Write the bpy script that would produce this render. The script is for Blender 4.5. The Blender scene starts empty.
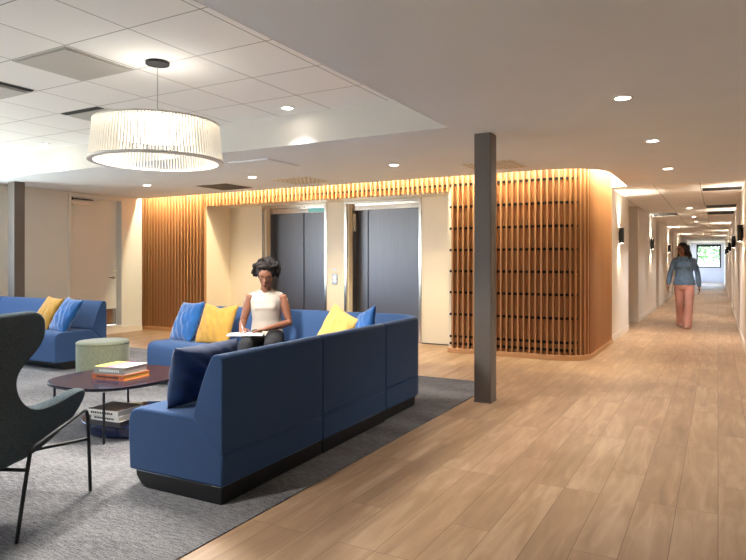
import bpy, bmesh, math, random
from mathutils import Vector, Matrix, noise
random.seed(7)
C = bpy.context.scene.collection
PI = math.pi
CAM_H = 1.28
YAW = math.atan(345/620)
CEIL = 2.454     # plaster ceiling
TILE = 2.761     # raised tile ceiling

# ------------------------------------------------------------------ helpers
def newbm(): return bmesh.new()

def obj(name, bm, m=None, parent=None, smooth=False, bevel=0, seg=2, loc=None):
    me = bpy.data.meshes.new(name)
    bmesh.ops.recalc_face_normals(bm, faces=bm.faces)
    bm.to_mesh(me); bm.free()
    o = bpy.data.objects.new(name, me); C.objects.link(o)
    for mm in (m if isinstance(m, (list, tuple)) else [m]):
        if mm: me.materials.append(mm)
    if smooth:
        for p in me.polygons: p.use_smooth = True
    if bevel:
        md = o.modifiers.new('bevel', 'BEVEL'); md.width = bevel; md.segments = seg
        md.limit_method = 'ANGLE'; md.angle_limit = math.radians(28)
        for p in me.polygons: p.use_smooth = True
        try:
            me.set_sharp_from_angle(angle=math.radians(40))
        except Exception: pass
        md.harden_normals = False
    if parent: o.parent = parent
    if loc: o.location = loc
    return o

def tag(o, label, cat, group=None, kind=None):
    o['label'] = label; o['category'] = cat
    if group: o['group'] = group
    if kind: o['kind'] = kind
    return o

def thing(name, label, cat, loc=(0,0,0), rz=0, group=None):
    o = bpy.data.objects.new(name, None); C.objects.link(o)
    o.empty_display_size = .1
    o.location = loc; o.rotation_euler = (0,0,rz)
    return tag(o, label, cat, group)

def struct(name, bm, m, label=None, **k):
    o = obj(name, bm, m, **k); o['kind'] = 'structure'
    if label: o['label'] = label
    return o

def dup(root, loc, rz=0, label=None, group=None):
    r = root.copy(); C.objects.link(r); r.location = loc; r.rotation_euler = (0,0,rz)
    if label: r['label'] = label
    if group: r['group'] = group
    for ch in list(root.children):
        c = ch.copy(); C.objects.link(c); c.parent = r
        for g in list(ch.children):
            d = g.copy(); C.objects.link(d); d.parent = c
    return r

def box(bm, x0, x1, y0, y1, z0, z1, mi=0):
    vs = [bm.verts.new((x,y,z)) for z in (z0,z1) for y in (y0,y1) for x in (x0,x1)]
    for f in ((0,1,3,2),(4,6,7,5),(0,4,5,1),(2,3,7,6),(0,2,6,4),(1,5,7,3)):
        bm.faces.new([vs[i] for i in f]).material_index = mi
    return vs

def obox(bm, cx, cy, cz, sx, sy, sz, rz=0, mi=0, rx=0, ry=0):
    vs = box(bm, -sx/2, sx/2, -sy/2, sy/2, -sz/2, sz/2, mi)
    M = Matrix.Translation((cx,cy,cz)) @ Matrix.Rotation(rz,4,'Z') @ Matrix.Rotation(ry,4,'Y') @ Matrix.Rotation(rx,4,'X')
    for v in vs: v.co = M @ v.co
    return vs

def lathe(bm, prof, seg=32, cx=0, cy=0, sx=1, sy=1, mi=0):
    rings = []
    for r, z in prof:
        if r < 1e-6: rings.append([bm.verts.new((cx,cy,z))])
        else: rings.append([bm.verts.new((cx+sx*r*math.cos(2*PI*i/seg), cy+sy*r*math.sin(2*PI*i/seg), z)) for i in range(seg)])
    for a, b in zip(rings, rings[1:]):
        for i in range(seg):
            j = (i+1) % seg
            if len(a)==1 and len(b)==1: continue
            if len(a)==1: f=(a[0],b[i],b[j])
            elif len(b)==1: f=(a[i],a[j],b[0])
            else: f=(a[i],a[j],b[j],b[i])
            bm.faces.new(f).material_index = mi

def tube(bm, pts, rad, seg=12, caps=True, flat=None):
    """loft of circles/ellipses through pts; rad is a number or list of r or (rx, ry); rx along the side axis"""
    pts = [Vector(p) for p in pts]; n = len(pts)
    if not isinstance(rad, (list,tuple)): rad = [rad]*n
    rad = [(r,r) if not isinstance(r,(list,tuple)) else r for r in rad]
    side = None; rings = []
    for i,p in enumerate(pts):
        t = (pts[min(i+1,n-1)]-pts[max(i-1,0)]).normalized()
        if side is None:
            ref = Vector(flat) if flat else (Vector((1,0,0)) if abs(t.x) < .8 else Vector((0,1,0)))
            side = (ref - t*ref.dot(t)).normalized()
        else: side = (side - t*side.dot(t)).normalized()
        up = t.cross(side)
        rx, ry = rad[i]
        rings.append((p,t,side,up,rx,ry))
    allr = []
    def ring(p,side,up,rx,ry): return [bm.verts.new(p+side*rx*math.cos(2*PI*k/seg)+up*ry*math.sin(2*PI*k/seg)) for k in range(seg)]
    if caps:
        p,t,s,u,rx,ry = rings[0]
        h = min(rx,ry)
        for a in (80,50,25): allr.append(ring(p-t*h*math.sin(math.radians(a))*.8,s,u,rx*math.cos(math.radians(a)),ry*math.cos(math.radians(a))))
    for p,t,s,u,rx,ry in rings: allr.append(ring(p,s,u,rx,ry))
    if caps:
        p,t,s,u,rx,ry = rings[-1]
        h = min(rx,ry)
        for a in (25,50,80): allr.append(ring(p+t*h*math.sin(math.radians(a))*.8,s,u,rx*math.cos(math.radians(a)),ry*math.cos(math.radians(a))))
    for a,b in zip(allr,allr[1:]):
        for k in range(seg):
            bm.faces.new((a[k],a[(k+1)%seg],b[(k+1)%seg],b[k]))
    if caps or True:
        bm.faces.new(list(reversed(allr[0]))); bm.faces.new(allr[-1])

def ball(bm, c, r, seg=16, sc=(1,1,1), rot=None):
    M = Matrix.Translation(c)
    if rot: M = M @ rot
    M = M @ Matrix.Diagonal((r*sc[0], r*sc[1], r*sc[2], 1))
    bmesh.ops.create_uvsphere(bm, u_segments=seg, v_segments=max(6,seg*2//3), radius=1, matrix=M)

def prism(bm, poly, z0, z1, mi=0):
    a = [bm.verts.new((x,y,z0)) for x,y in poly]; b = [bm.verts.new((x,y,z1)) for x,y in poly]
    bm.faces.new(list(reversed(a))).material_index = mi; bm.faces.new(b).material_index = mi
    n = len(poly)
    for i in range(n): bm.faces.new((a[i],a[(i+1)%n],b[(i+1)%n],b[i])).material_index = mi

def sweep(bm, prof, frames):
    """prof: (u, z) closed outline; frames: (x, y, nx, ny), u runs along n"""
    rings = [[bm.verts.new((x+nx*u, y+ny*u, z)) for u,z in prof] for x,y,nx,ny in frames]
    n = len(prof)
    for a,b in zip(rings,rings[1:]):
        for i in range(n): bm.faces.new((a[i],a[(i+1)%n],b[(i+1)%n],b[i]))
    bm.faces.new(list(reversed(rings[0]))); bm.faces.new(rings[-1])

def remesh(bm, voxel, name, m, parent=None, smooth_it=6, colorfn=None):
    me = bpy.data.meshes.new('tmp'); bm.to_mesh(me); bm.free()
    o = bpy.data.objects.new('tmp', me); C.objects.link(o)
    md = o.modifiers.new('r','REMESH'); md.mode = 'VOXEL'; md.voxel_size = voxel; md.use_smooth_shade = True
    if smooth_it:
        s = o.modifiers.new('s','SMOOTH'); s.factor = .5; s.iterations = smooth_it
    dg = bpy.context.evaluated_depsgraph_get()
    me2 = bpy.data.meshes.new_from_object(o.evaluated_get(dg))
    bpy.data.objects.remove(o); bpy.data.meshes.remove(me)
    me2.name = name
    o = bpy.data.objects.new(name, me2); C.objects.link(o)
    me2.materials.clear(); me2.materials.append(m)
    for p in me2.polygons: p.use_smooth = True; p.material_index = 0
    if parent: o.parent = parent
    return o

# ------------------------------------------------------------------ materials
def srgb(r,g,b):
    f = lambda v: (v/255/12.92) if v/255 <= .04045 else ((v/255+.055)/1.055)**2.4
    return (f(r),f(g),f(b),1)

def mat(name, col, rough=.5, metal=0, spec=.5, noise_amt=0, noise_scale=20, stretch=(1,1,1), bump=0, bump_scale=None, sheen=0, emit=None, emit_s=0, coat=0):
    m = bpy.data.materials.new(name); m.use_nodes = True
    nt = m.node_tree; b = nt.nodes['Principled BSDF']
    col = srgb(*col) if len(col)==3 else col
    b.inputs['Base Color'].default_value = col
    b.inputs['Roughness'].default_value = rough; b.inputs['Metallic'].default_value = metal
    b.inputs['Specular IOR Level'].default_value = spec
    if sheen:
        b.inputs['Sheen Weight'].default_value = sheen; b.inputs['Sheen Roughness'].default_value = .4
    if coat: b.inputs['Coat Weight'].default_value = coat
    if emit:
        b.inputs['Emission Color'].default_value = srgb(*emit) if len(emit)==3 else emit
        b.inputs['Emission Strength'].default_value = emit_s
    if noise_amt or bump:
        tc = nt.nodes.new('ShaderNodeTexCoord'); mp = nt.nodes.new('ShaderNodeMapping')
        mp.inputs['Scale'].default_value = stretch
        nt.links.new(tc.outputs['Object'], mp.inputs[0])
        n = nt.nodes.new('ShaderNodeTexNoise'); n.inputs['Scale'].default_value = noise_scale; n.inputs['Detail'].default_value = 6
        nt.links.new(mp.outputs[0], n.inputs['Vector'])
        if noise_amt:
            r = nt.nodes.new('ShaderNodeMapRange')
            r.inputs['From Min'].default_value = .3; r.inputs['From Max'].default_value = .7
            r.inputs['To Min'].default_value = 1-noise_amt; r.inputs['To Max'].default_value = 1+noise_amt
            nt.links.new(n.outputs['Fac'], r.inputs['Value'])
            v = nt.nodes.new('ShaderNodeVectorMath'); v.operation = 'SCALE'
            v.inputs[0].default_value = col[:3]
            nt.links.new(r.outputs[0], v.inputs['Scale']); nt.links.new(v.outputs[0], b.inputs['Base Color'])
        if bump:
            bp = nt.nodes.new('ShaderNodeBump'); bp.inputs['Strength'].default_value = bump; bp.inputs['Distance'].default_value = .01
            src = n
            if bump_scale:
                src = nt.nodes.new('ShaderNodeTexNoise'); src.inputs['Scale'].default_value = bump_scale; src.inputs['Detail'].default_value = 3
                nt.links.new(mp.outputs[0], src.inputs['Vector'])
            nt.links.new(src.outputs['Fac'], bp.inputs['Height']); nt.links.new(bp.outputs[0], b.inputs['Normal'])
    return m

M = {}
M['plaster'] = mat('plaster', (232,238,244), .85, noise_amt=.015, noise_scale=2)
M['soffit'] = mat('soffit_paint', (208,202,196), .8)
M['wall'] = mat('wall_paint', (226,227,222), .8, noise_amt=.01, noise_scale=3)
M['wall_corr'] = mat('corridor_paint', (224,216,206), .75, noise_amt=.01, noise_scale=3)
M['lacquer'] = mat('cream_wall_panel', (238,226,204), .35, noise_amt=.01, noise_scale=2)
M['gray_wall'] = mat('grey_blue_paint', (186,188,200), .8)
M['base'] = mat('baseboard_paint', (226,218,206), .6)
M['column'] = mat('column_paint', (104,95,88), .45, noise_amt=.03, noise_scale=4)
M['steel'] = mat('brushed_steel', (112,110,114), .36, metal=1, noise_amt=.06, noise_scale=3, stretch=(30,30,.6))
M['steel_frame'] = mat('polished_steel_frame', (205,198,190), .16, metal=1, noise_amt=.04, noise_scale=4, stretch=(.6,.6,20))
M['chrome'] = mat('satin_chrome', (200,198,196), .25, metal=1)
M['black'] = mat('black_metal', (16,16,17), .6, noise_amt=.1, noise_scale=40)
M['black_gap'] = mat('black_rail', (12,11,10), .7)
M['dark'] = mat('dark_void', (30,28,28), .6)
M['blue'] = mat('blue_wool_fabric', (50,74,110), .92, noise_amt=.16, noise_scale=260, bump=.25, sheen=.15, spec=.2)
M['seam'] = mat('dark_blue_seam', (20,36,66), .9)
M['plinth'] = mat('black_plinth', (20,19,20), .35)
M['velvet_blue'] = mat('blue_velvet', (18,76,132), .7, noise_amt=.2, noise_scale=9, bump=.5, bump_scale=14, sheen=.5, spec=.25)
M['velvet_navy'] = mat('navy_velvet', (10,34,70), .7, noise_amt=.25, noise_scale=9, bump=.5, bump_scale=14, sheen=.15, spec=.25)
M['yellow'] = mat('mustard_fabric', (172,130,58), .85, noise_amt=.08, noise_scale=12, bump=.6, bump_scale=12, sheen=.2, spec=.2)
M['cream'] = mat('pale_yellow_fabric', (190,154,82), .85, noise_amt=.08, noise_scale=12, bump=.6, bump_scale=12, sheen=.2, spec=.2)
M['tweed'] = mat('grey_green_tweed', (72,82,86), .95, noise_amt=.38, noise_scale=130, stretch=(1,1,2.2), bump=.6, spec=.15)
M['ottoman'] = mat('sage_chenille', (118,120,98), .95, noise_amt=.14, noise_scale=60, stretch=(1,1,.6), bump=.4, sheen=.3, spec=.2)
M['paper'] = mat('paper', (240,236,226), .8)
M['page_edge'] = mat('page_block', (214,204,186), .85, noise_amt=.1, noise_scale=6, stretch=(1,1,120))
M['orange'] = mat('orange_book_cover', (206,104,48), .45, noise_amt=.25, noise_scale=22)
M['orange_page'] = mat('amber_page_block', (236,172,84), .7, noise_amt=.08, noise_scale=6, stretch=(1,1,90))
M['greybook'] = mat('taupe_book_cover', (160,152,140), .5)
M['whitebook'] = mat('white_book_spine', (222,216,206), .5)
M['darkbook'] = mat('charcoal_book_cover', (52,46,48), .4)
M['brownbook'] = mat('brown_book_cover', (118,98,86), .4)
M['lettering'] = mat('pale_lettering', (238,236,230), .6)
M['dark_letter'] = mat('dark_lettering', (40,38,40), .6)
M['blue_base'] = mat('midnight_blue_lacquer', (14,28,66), .12, coat=.6)
M['top'] = mat('dark_plum_glass_top', (38,33,44), .10, spec=.25)
M['top'].node_tree.nodes['Principled BSDF'].inputs['IOR'].default_value = 1.28
M['low_top'] = mat('dark_blue_glass', (14,26,66), .08, spec=.35)
M['lamp_on'] = mat('lamp_lens', (255,250,240), .5, emit=(255,244,226), emit_s=14)
M['trim_white'] = mat('white_trim', (235,230,222), .5)
M['skin1'] = mat('warm_brown_skin', (122,76,52), .5, noise_amt=.04, noise_scale=20)
M['skin2'] = mat('deep_brown_skin', (124,76,54), .5, noise_amt=.04, noise_scale=20)
M['hair1'] = mat('dark_brown_curls', (30,21,17), .85, noise_amt=.5, noise_scale=60, bump=1)
M['hair2'] = mat('black_hair', (24,19,19), .5, noise_amt=.4, noise_scale=40, stretch=(4,4,.6), bump=.6)
M['blouse'] = mat('ivory_blouse_cloth', (178,166,152), .8, noise_amt=.03, noise_scale=8, bump=.3, bump_scale=14)
M['trousers_blk'] = mat('black_trouser_cloth', (24,23,26), .85)
M['denim'] = mat('light_denim', (90,114,138), .85, noise_amt=.16, noise_scale=16, bump=.4, bump_scale=16)
M['pink'] = mat('dusty_pink_cloth', (184,132,118), .85, noise_amt=.05, noise_scale=10, bump=.4, bump_scale=9)
M['shoe'] = mat('taupe_sneaker', (150,116,104), .6)
M['shoe_blk'] = mat('black_shoe', (22,20,20), .4)
M['eye'] = mat('eye_white', (225,220,214), .3)
M['lip'] = mat('lip', (128,62,54), .5)
M['glasses'] = mat('dark_spectacles', (16,14,14), .2)
M['leaf'] = mat('tree_leaf', (112,150,84), .8, noise_amt=.5, noise_scale=1.4)
M['bark'] = mat('tree_bark', (84,70,58), .9, noise_amt=.2, noise_scale=8)
M['grass'] = mat('lawn', (112,140,92), .95, noise_amt=.2, noise_scale=1.2)
M['screen_teal'] = mat('indicator_screen', (60,120,120), .2, emit=(110,160,158), emit_s=.25)
M['plate'] = mat('call_plate_steel', (150,148,148), .3, metal=.9)
M['button'] = mat('lit_call_button', (240,240,250), .4, emit=(235,235,255), emit_s=1.0)
M['shade'] = mat('white_louvre_blade', (244,240,232), .55, spec=.3)
M['diffuser'] = mat('lit_diffuser', (255,250,240), .5, emit=(255,246,232), emit_s=1.15)
M['tileinset'] = mat('grey_inset_panel', (190,184,176), .6)
M['grille'] = mat('perforated_grille', (238,230,210), .5)

def wood_slat():
    m = bpy.data.materials.new('honey_oak_slat'); m.use_nodes = True
    nt = m.node_tree; L = nt.links; b = nt.nodes['Principled BSDF']
    tc = nt.nodes.new('ShaderNodeTexCoord'); mp = nt.nodes.new('ShaderNodeMapping'); mp.inputs['Scale'].default_value = (6,6,.04)
    L.new(tc.outputs['Object'], mp.inputs[0])
    n = nt.nodes.new('ShaderNodeTexNoise'); n.inputs['Scale'].default_value = 3; n.inputs['Detail'].default_value = 5
    L.new(mp.outputs[0], n.inputs['Vector'])
    cr = nt.nodes.new('ShaderNodeValToRGB'); cr.color_ramp.elements[0].position=.3; cr.color_ramp.elements[1].position=.72
    cr.color_ramp.elements[0].color = srgb(176,124,80); cr.color_ramp.elements[1].color = srgb(194,144,98)
    L.new(n.outputs['Fac'], cr.inputs[0]); L.new(cr.outputs[0], b.inputs['Base Color'])
    b.inputs['Roughness'].default_value = .5
    return m
M['slat'] = wood_slat()
M['backing'] = mat('oak_backing_panel', (186,132,84), .6, noise_amt=.04, noise_scale=3, stretch=(2,2,.05))
M['curb'] = mat('oak_curb', (196,146,98), .5, noise_amt=.06, noise_scale=3, stretch=(2,2,12))

def floor_mat():
    m = bpy.data.materials.new('oak_plank_floor'); m.use_nodes = True
    nt = m.node_tree; L = nt.links; b = nt.nodes['Principled BSDF']
    tc = nt.nodes.new('ShaderNodeTexCoord'); mp = nt.nodes.new('ShaderNodeMapping')
    mp.inputs['Rotation'].default_value = (0,0,PI/2)
    L.new(tc.outputs['Object'], mp.inputs[0])
    br = nt.nodes.new('ShaderNodeTexBrick'); br.offset = .37; br.offset_frequency = 3; br.squash = 1
    br.inputs['Color1'].default_value = (0,0,0,1); br.inputs['Color2'].default_value = (1,1,1,1)
    br.inputs['Mortar'].default_value = (.5,.5,.5,1)
    br.inputs['Scale'].default_value = 1; br.inputs['Brick Width'].default_value = 1.2; br.inputs['Row Height'].default_value = .19
    br.inputs['Mortar Size'].default_value = .0016; br.inputs['Mortar Smooth'].default_value = .1; br.inputs['Bias'].default_value = 0
    L.new(mp.outputs[0], br.inputs['Vector'])
    # offset noise per plank
    mp2 = nt.nodes.new('ShaderNodeMapping'); mp2.inputs['Scale'].default_value = (9,1.1,1)
    L.new(tc.outputs['Object'], mp2.inputs[0])
    add = nt.nodes.new('ShaderNodeVectorMath'); add.operation='MULTIPLY_ADD'
    add.inputs[1].default_value = (17,17,17)
    L.new(br.outputs['Color'], add.inputs[0]); L.new(mp2.outputs[0], add.inputs[2])
    n = nt.nodes.new('ShaderNodeTexNoise'); n.inputs['Scale'].default_value = 1.5; n.inputs['Detail'].default_value = 8; n.inputs['Roughness'].default_value=.6; n.inputs['Distortion'].default_value=.8
    L.new(add.outputs[0], n.inputs['Vector'])
    n2 = nt.nodes.new('ShaderNodeTexNoise'); n2.inputs['Scale'].default_value = 1.1; n2.inputs['Detail'].default_value = 3
    L.new(tc.outputs['Object'], n2.inputs['Vector'])
    mix0 = nt.nodes.new('ShaderNodeMix'); mix0.data_type='FLOAT'; mix0.inputs[0].default_value=.16
    L.new(n.outputs['Fac'], mix0.inputs[2]); L.new(br.outputs['Color'], mix0.inputs[3])
    mix1 = nt.nodes.new('ShaderNodeMix'); mix1.data_type='FLOAT'; mix1.inputs[0].default_value=.3
    L.new(mix0.outputs[0], mix1.inputs[2]); L.new(n2.outputs['Fac'], mix1.inputs[3])
    cr = nt.nodes.new('ShaderNodeValToRGB'); e = cr.color_ramp.elements
    e[0].position=.25; e[0].color=srgb(126,100,76); e[1].position=.75; e[1].color=srgb(196,168,138)
    x = e.new(.5); x.color = srgb(162,131,101)
    L.new(mix1.outputs[0], cr.inputs[0])
    mm = nt.nodes.new('ShaderNodeMix'); mm.data_type='RGBA'; mm.inputs[7].default_value = srgb(108,80,58)
    L.new(br.outputs['Fac'], mm.inputs[0]); L.new(cr.outputs[0], mm.inputs[6])
    L.new(mm.outputs[2], b.inputs['Base Color'])
    b.inputs['Roughness'].default_value = .42; b.inputs['Specular IOR Level'].default_value = .4
    bp = nt.nodes.new('ShaderNodeBump'); bp.inputs['Strength'].default_value=.15; bp.inputs['Distance'].default_value=.004
    L.new(n.outputs['Fac'], bp.inputs['Height']); L.new(bp.outputs[0], b.inputs['Normal'])
    return m
M['floor'] = floor_mat()

def carpet_mat():
    m = bpy.data.materials.new('heather_grey_carpet'); m.use_nodes = True
    nt = m.node_tree; L = nt.links; b = nt.nodes['Principled BSDF']
    tc = nt.nodes.new('ShaderNodeTexCoord')
    def nz(sc, st, det=4):
        mp = nt.nodes.new('ShaderNodeMapping'); mp.inputs['Scale'].default_value = st; L.new(tc.outputs['Object'], mp.inputs[0])
        n = nt.nodes.new('ShaderNodeTexNoise'); n.inputs['Scale'].default_value = sc; n.inputs['Detail'].default_value = det
        L.new(mp.outputs[0], n.inputs['Vector']); return n
    a = nz(16,(1,7,1)); f = nz(140,(1,1,1),2); c = nz(1.0,(1,2,1),2)
    m1 = nt.nodes.new('ShaderNodeMix'); m1.data_type='FLOAT'; m1.inputs[0].default_value=.5
    L.new(a.outputs['Fac'], m1.inputs[2]); L.new(f.outputs['Fac'], m1.inputs[3])
    m2 = nt.nodes.new('ShaderNodeMix'); m2.data_type='FLOAT'; m2.inputs[0].default_value=.3
    L.new(m1.outputs[0], m2.inputs[2]); L.new(c.outputs['Fac'], m2.inputs[3])
    cr = nt.nodes.new('ShaderNodeValToRGB'); e = cr.color_ramp.elements
    e[0].position=.38; e[0].color=srgb(58,57,60); e[1].position=.62; e[1].color=srgb(138,135,133)
    L.new(m2.outputs[0], cr.inputs[0]); L.new(cr.outputs[0], b.inputs['Base Color'])
    b.inputs['Roughness'].default_value = .97; b.inputs['Specular IOR Level'].default_value = .1
    bp = nt.nodes.new('ShaderNodeBump'); bp.inputs['Strength'].default_value=.5; bp.inputs['Distance'].default_value=.006
    L.new(f.outputs['Fac'], bp.inputs['Height']); L.new(bp.outputs[0], b.inputs['Normal'])
    return m
M['carpet'] = carpet_mat()

def tile_mat(name, x0, y0, px, py, tile, bar, bw=.012):
    m = bpy.data.materials.new(name); m.use_nodes = True
    nt = m.node_tree; L = nt.links; b = nt.nodes['Principled BSDF']
    tc = nt.nodes.new('ShaderNodeTexCoord'); mp = nt.nodes.new('ShaderNodeMapping')
    mp.inputs['Location'].default_value = (-x0,-y0,0)
    L.new(tc.outputs['Object'], mp.inputs[0])
    br = nt.nodes.new('ShaderNodeTexBrick'); br.offset = 0; br.squash = 1
    br.inputs['Color1'].default_value = srgb(*tile); br.inputs['Color2'].default_value = srgb(*[v-3 for v in tile])
    br.inputs['Mortar'].default_value = srgb(*bar); br.inputs['Scale'].default_value = 1
    br.inputs['Brick Width'].default_value = px; br.inputs['Row Height'].default_value = py
    br.inputs['Mortar Size'].default_value = bw/2; br.inputs['Mortar Smooth'].default_value = 0; br.inputs['Bias'].default_value=0
    L.new(mp.outputs[0], br.inputs['Vector']); L.new(br.outputs['Color'], b.inputs['Base Color'])
    b.inputs['Roughness'].default_value = .9
    return m
M['tiles'] = tile_mat('acoustic_ceiling_tiles', -2.65, 2.68, .622, .6, (245,241,236), (165,157,148), .009)
M['tiles_corr'] = tile_mat('corridor_ceiling_tiles', -.238, 10.45, .622, 1.2, (238,232,224), (160,150,138), .010)

def glass_mat():
    m = bpy.data.materials.new('window_glass'); m.use_nodes = True
    nt = m.node_tree; nt.nodes.clear(); L = nt.links
    o = nt.nodes.new('ShaderNodeOutputMaterial'); mx = nt.nodes.new('ShaderNodeMixShader'); mx.inputs[0].default_value=.06
    t = nt.nodes.new('ShaderNodeBsdfTransparent'); t.inputs[0].default_value=(.93,.97,.97,1)
    g = nt.nodes.new('ShaderNodeBsdfGlossy'); g.inputs['Roughness'].default_value=.02
    L.new(t.outputs[0], mx.inputs[1]); L.new(g.outputs[0], mx.inputs[2]); L.new(mx.outputs[0], o.inputs[0])
    return m
M['glass'] = glass_mat()

def cover_mat():
    m = bpy.data.materials.new('rainbow_book_cover'); m.use_nodes = True
    nt = m.node_tree; L = nt.links; b = nt.nodes['Principled BSDF']
    tc = nt.nodes.new('ShaderNodeTexCoord'); sp = nt.nodes.new('ShaderNodeSeparateXYZ'); L.new(tc.outputs['Generated'], sp.inputs[0])
    cr = nt.nodes.new('ShaderNodeValToRGB'); e = cr.color_ramp.elements
    e[0].position=0; e[0].color=srgb(214,204,190); e[1].position=1; e[1].color=srgb(210,214,110)
    for p,c in ((.25,(206,196,184)),(.45,(190,110,190)),(.6,(236,110,100)),(.75,(240,170,90)),(.88,(220,220,100))):
        x = e.new(p); x.color = srgb(*c)
    L.new(sp.outputs[1], cr.inputs[0]); L.new(cr.outputs[0], b.inputs['Base Color']); b.inputs['Roughness'].default_value=.35
    return m
M['cover'] = cover_mat()

# ------------------------------------------------------------------ shell
def plane(bm, x0,x1,y0,y1,z, mi=0):
    f = bm.faces.new([bm.verts.new(p) for p in ((x0,y0,z),(x1,y0,z),(x1,y1,z),(x0,y1,z))]); f.material_index = mi

LW, RW, CR, CL, BK = -9.45, 3.2, .345, -1.48, -4.0
END = 43.5
bm = newbm(); box(bm, LW-.3, RW+.3, BK-.3, END+.3, -.12, 0)
struct('floor', bm, M['floor'])
# carpet, inset in the plank floor
bm = newbm(); box(bm, LW+.02, -2.03, BK+.05, 6.33, 0, .006)
tag(obj('carpet', bm, M['carpet']), 'heathered grey carpet under the blue sofas, edged by the plank floor', 'carpet')

# plaster ceiling with the raised bay left open and the cove slot left open
def arc(cx, cy, r, a0, a1, n):
    return [(cx+r*math.cos(math.radians(a0+(a1-a0)*i/n)), cy+r*math.sin(math.radians(a0+(a1-a0)*i/n))) for i in range(n+1)]
SX, SY = -2.05, 5.054
CCX, CCY = -1.88, 8.63
bm = newbm()
T = .06
box(bm, SX, RW, BK, SY, CEIL, CEIL+T)               # right of the bay
box(bm, LW, RW, SY, 7.96, CEIL, CEIL+T)             # between the bay and the slat wall
box(bm, -1.23, RW, CCY, 10.345, CEIL, CEIL+T)        # beside the slat wall
co = arc(CCX, CCY, .65, -90, 0, 14)                 # rounded corner
poly = [(CCX,7.96)] + co[1:] + [(RW,CCY),(RW,7.96)]
prism(bm, poly, CEIL, CEIL+T)
box(bm, LW, -1.23+.02, 10.36, 10.42, CEIL+.02, 2.78)
struct('ceiling', bm, M['plaster'], 'smooth plaster ceiling with a rounded cove slot above the slatted wall')
bm = newbm(); box(bm, LW-.4, -1.0, 7.5, 10.42, 2.78, 2.84)
struct('ceiling', bm, M['soffit'], 'lid of the lit cove above the slatted wall')
bm = newbm(); box(bm, LW, SX, BK, SY, TILE, TILE+.05)
struct('ceiling', bm, M['tiles'], 'raised ceiling of white acoustic tiles')
bm = newbm(); box(bm, -2.6, CR+.1, 10.345, END+.2, CEIL+.0005, CEIL+.05)
struct('ceiling', bm, M['tiles_corr'], 'tiled ceiling over the corridor')
bm = newbm()
box(bm, LW, SX, SY-.006, SY+.05, CEIL+.0006, TILE+.04); box(bm, SX-.006, SX+.05, BK, SY+.05, CEIL+.0006, TILE+.04)
struct('trim_1', bm, M['soffit'], 'white upstand around the raised tile ceiling')

# left wall with door opening (Y 6.60..7.60) and the window band towards the viewer
DY0, DY1, DZ0, DZ1 = 6.60, 7.60, .14, 2.385
bm = newbm()
def lw(y0,y1,z0,z1): box(bm, LW-.16, LW, y0,y1,z0,z1)
lw(4.9,DY0,0,2.8); lw(DY1,8.06,0,2.8); box(bm, LW-.42, LW-.26, 7.9,8.5,0,2.84); box(bm, LW-.3, LW-.02, 7.96,8.055,0,2.84); lw(DY0,DY1,0,DZ0); lw(DY0,DY1,DZ1,2.8)
lw(BK,4.9,0,.75); lw(BK,4.9,2.45,2.8)
for y in (BK, -2.05, .2, 2.5): lw(y, y+.15, .75, 2.45)
struct('wall_left', bm, M['wall'])
bm = newbm(); box(bm, LW-.3, -8.9, BK-.16, BK, 0, 2.8); box(bm, -2.3, RW+.2, BK-.16, BK, 0, 2.8); box(bm, -8.9,-2.3, BK-.16, BK, 0, 2.8)
struct('wall_front', bm, M['wall'], 'wall behind the viewer')
bm = newbm(); box(bm, RW, RW+.16, BK, 9.0, 0, 2.6)
struct('wall_right', bm, M['wall'], 'side wall right of the viewer')
bm = newbm(); box(bm, CR, RW+.16, 9.0, 9.16, 0, 2.6)
struct('wall_right', bm, M['wall'], 'return wall beside the corridor mouth')
# windows in the left wall (out of view, they bring the daylight)
for k,(y0,y1) in enumerate(((BK+.15,-2.05),(-1.9,.2),(.35,2.5),(2.65,4.9))):
    bm = newbm(); f=.05
    for (a,b_,c,d) in ((y0,y1,.75,.75+f),(y0,y1,2.45-f,2.45),(y0,y0+f,.75,2.45),(y1-f,y1,.75,2.45),((y0+y1)/2-f/2,(y0+y1)/2+f/2,.75,2.45)):
        box(bm, LW-.11, LW-.05, a,b_,c,d)
    w = struct('window_%d'%(k+2), bm, M['black'])
    bm = newbm(); box(bm, LW-.085, LW-.08, y0+.04,y1-.04,.78,2.42)
    obj('pane', bm, M['glass'], w)
# baseboard on the left wall
bm = newbm(); box(bm, LW, LW+.012, DY1+.1, 8.06, 0, .10); box(bm, LW, LW+.012, 4.9, DY1+.1, 0, .10)
struct('baseboard_left', bm, M['base'])

# back wall: behind the slats, and the elevator recess
EX0, EX1, EY = -8.03, -3.36, 8.9
OP = ((-7.22,-5.90),(-5.46,-4.12))     # elevator openings
OZ = 2.25
bm = newbm()
box(bm, LW-.3, EX0-.03, 8.36, 8.46, 0, 2.8)
box(bm, EX1+.03, -1.88, 8.36, 8.46, 0, 2.8)
box(bm, EX0-.03, EX1+.03, 8.36, 8.46, 2.30, 2.8)
struct('wall_back', bm, M['dark'], 'wall carrying the timber slats')
bm = newbm()
xs = [EX0-.02, OP[0][0]-.0, OP[0][1], OP[1][0], OP[1][1], EX1+.02]
for a,b_ in ((xs[0],xs[1]),(xs[2],xs[3]),(xs[4],xs[5])): box(bm, a,b_, EY, EY+.3, 0, 2.34)
for a,b_ in OP: box(bm, a,b_, EY, EY+.3, OZ, 2.34)
box(bm, EX0-.04, EX0, 8.26, EY+.3, 0, 2.34); box(bm, EX1, EX1+.04, 8.26, EY+.3, 0, 2.34)
box(bm, EX0, EX1, 8.30, EY+.3, 2.30, 2.34)
struct('wall_back', bm, M['lacquer'], 'cream panelled recess around the elevators')
bm = newbm()
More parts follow.
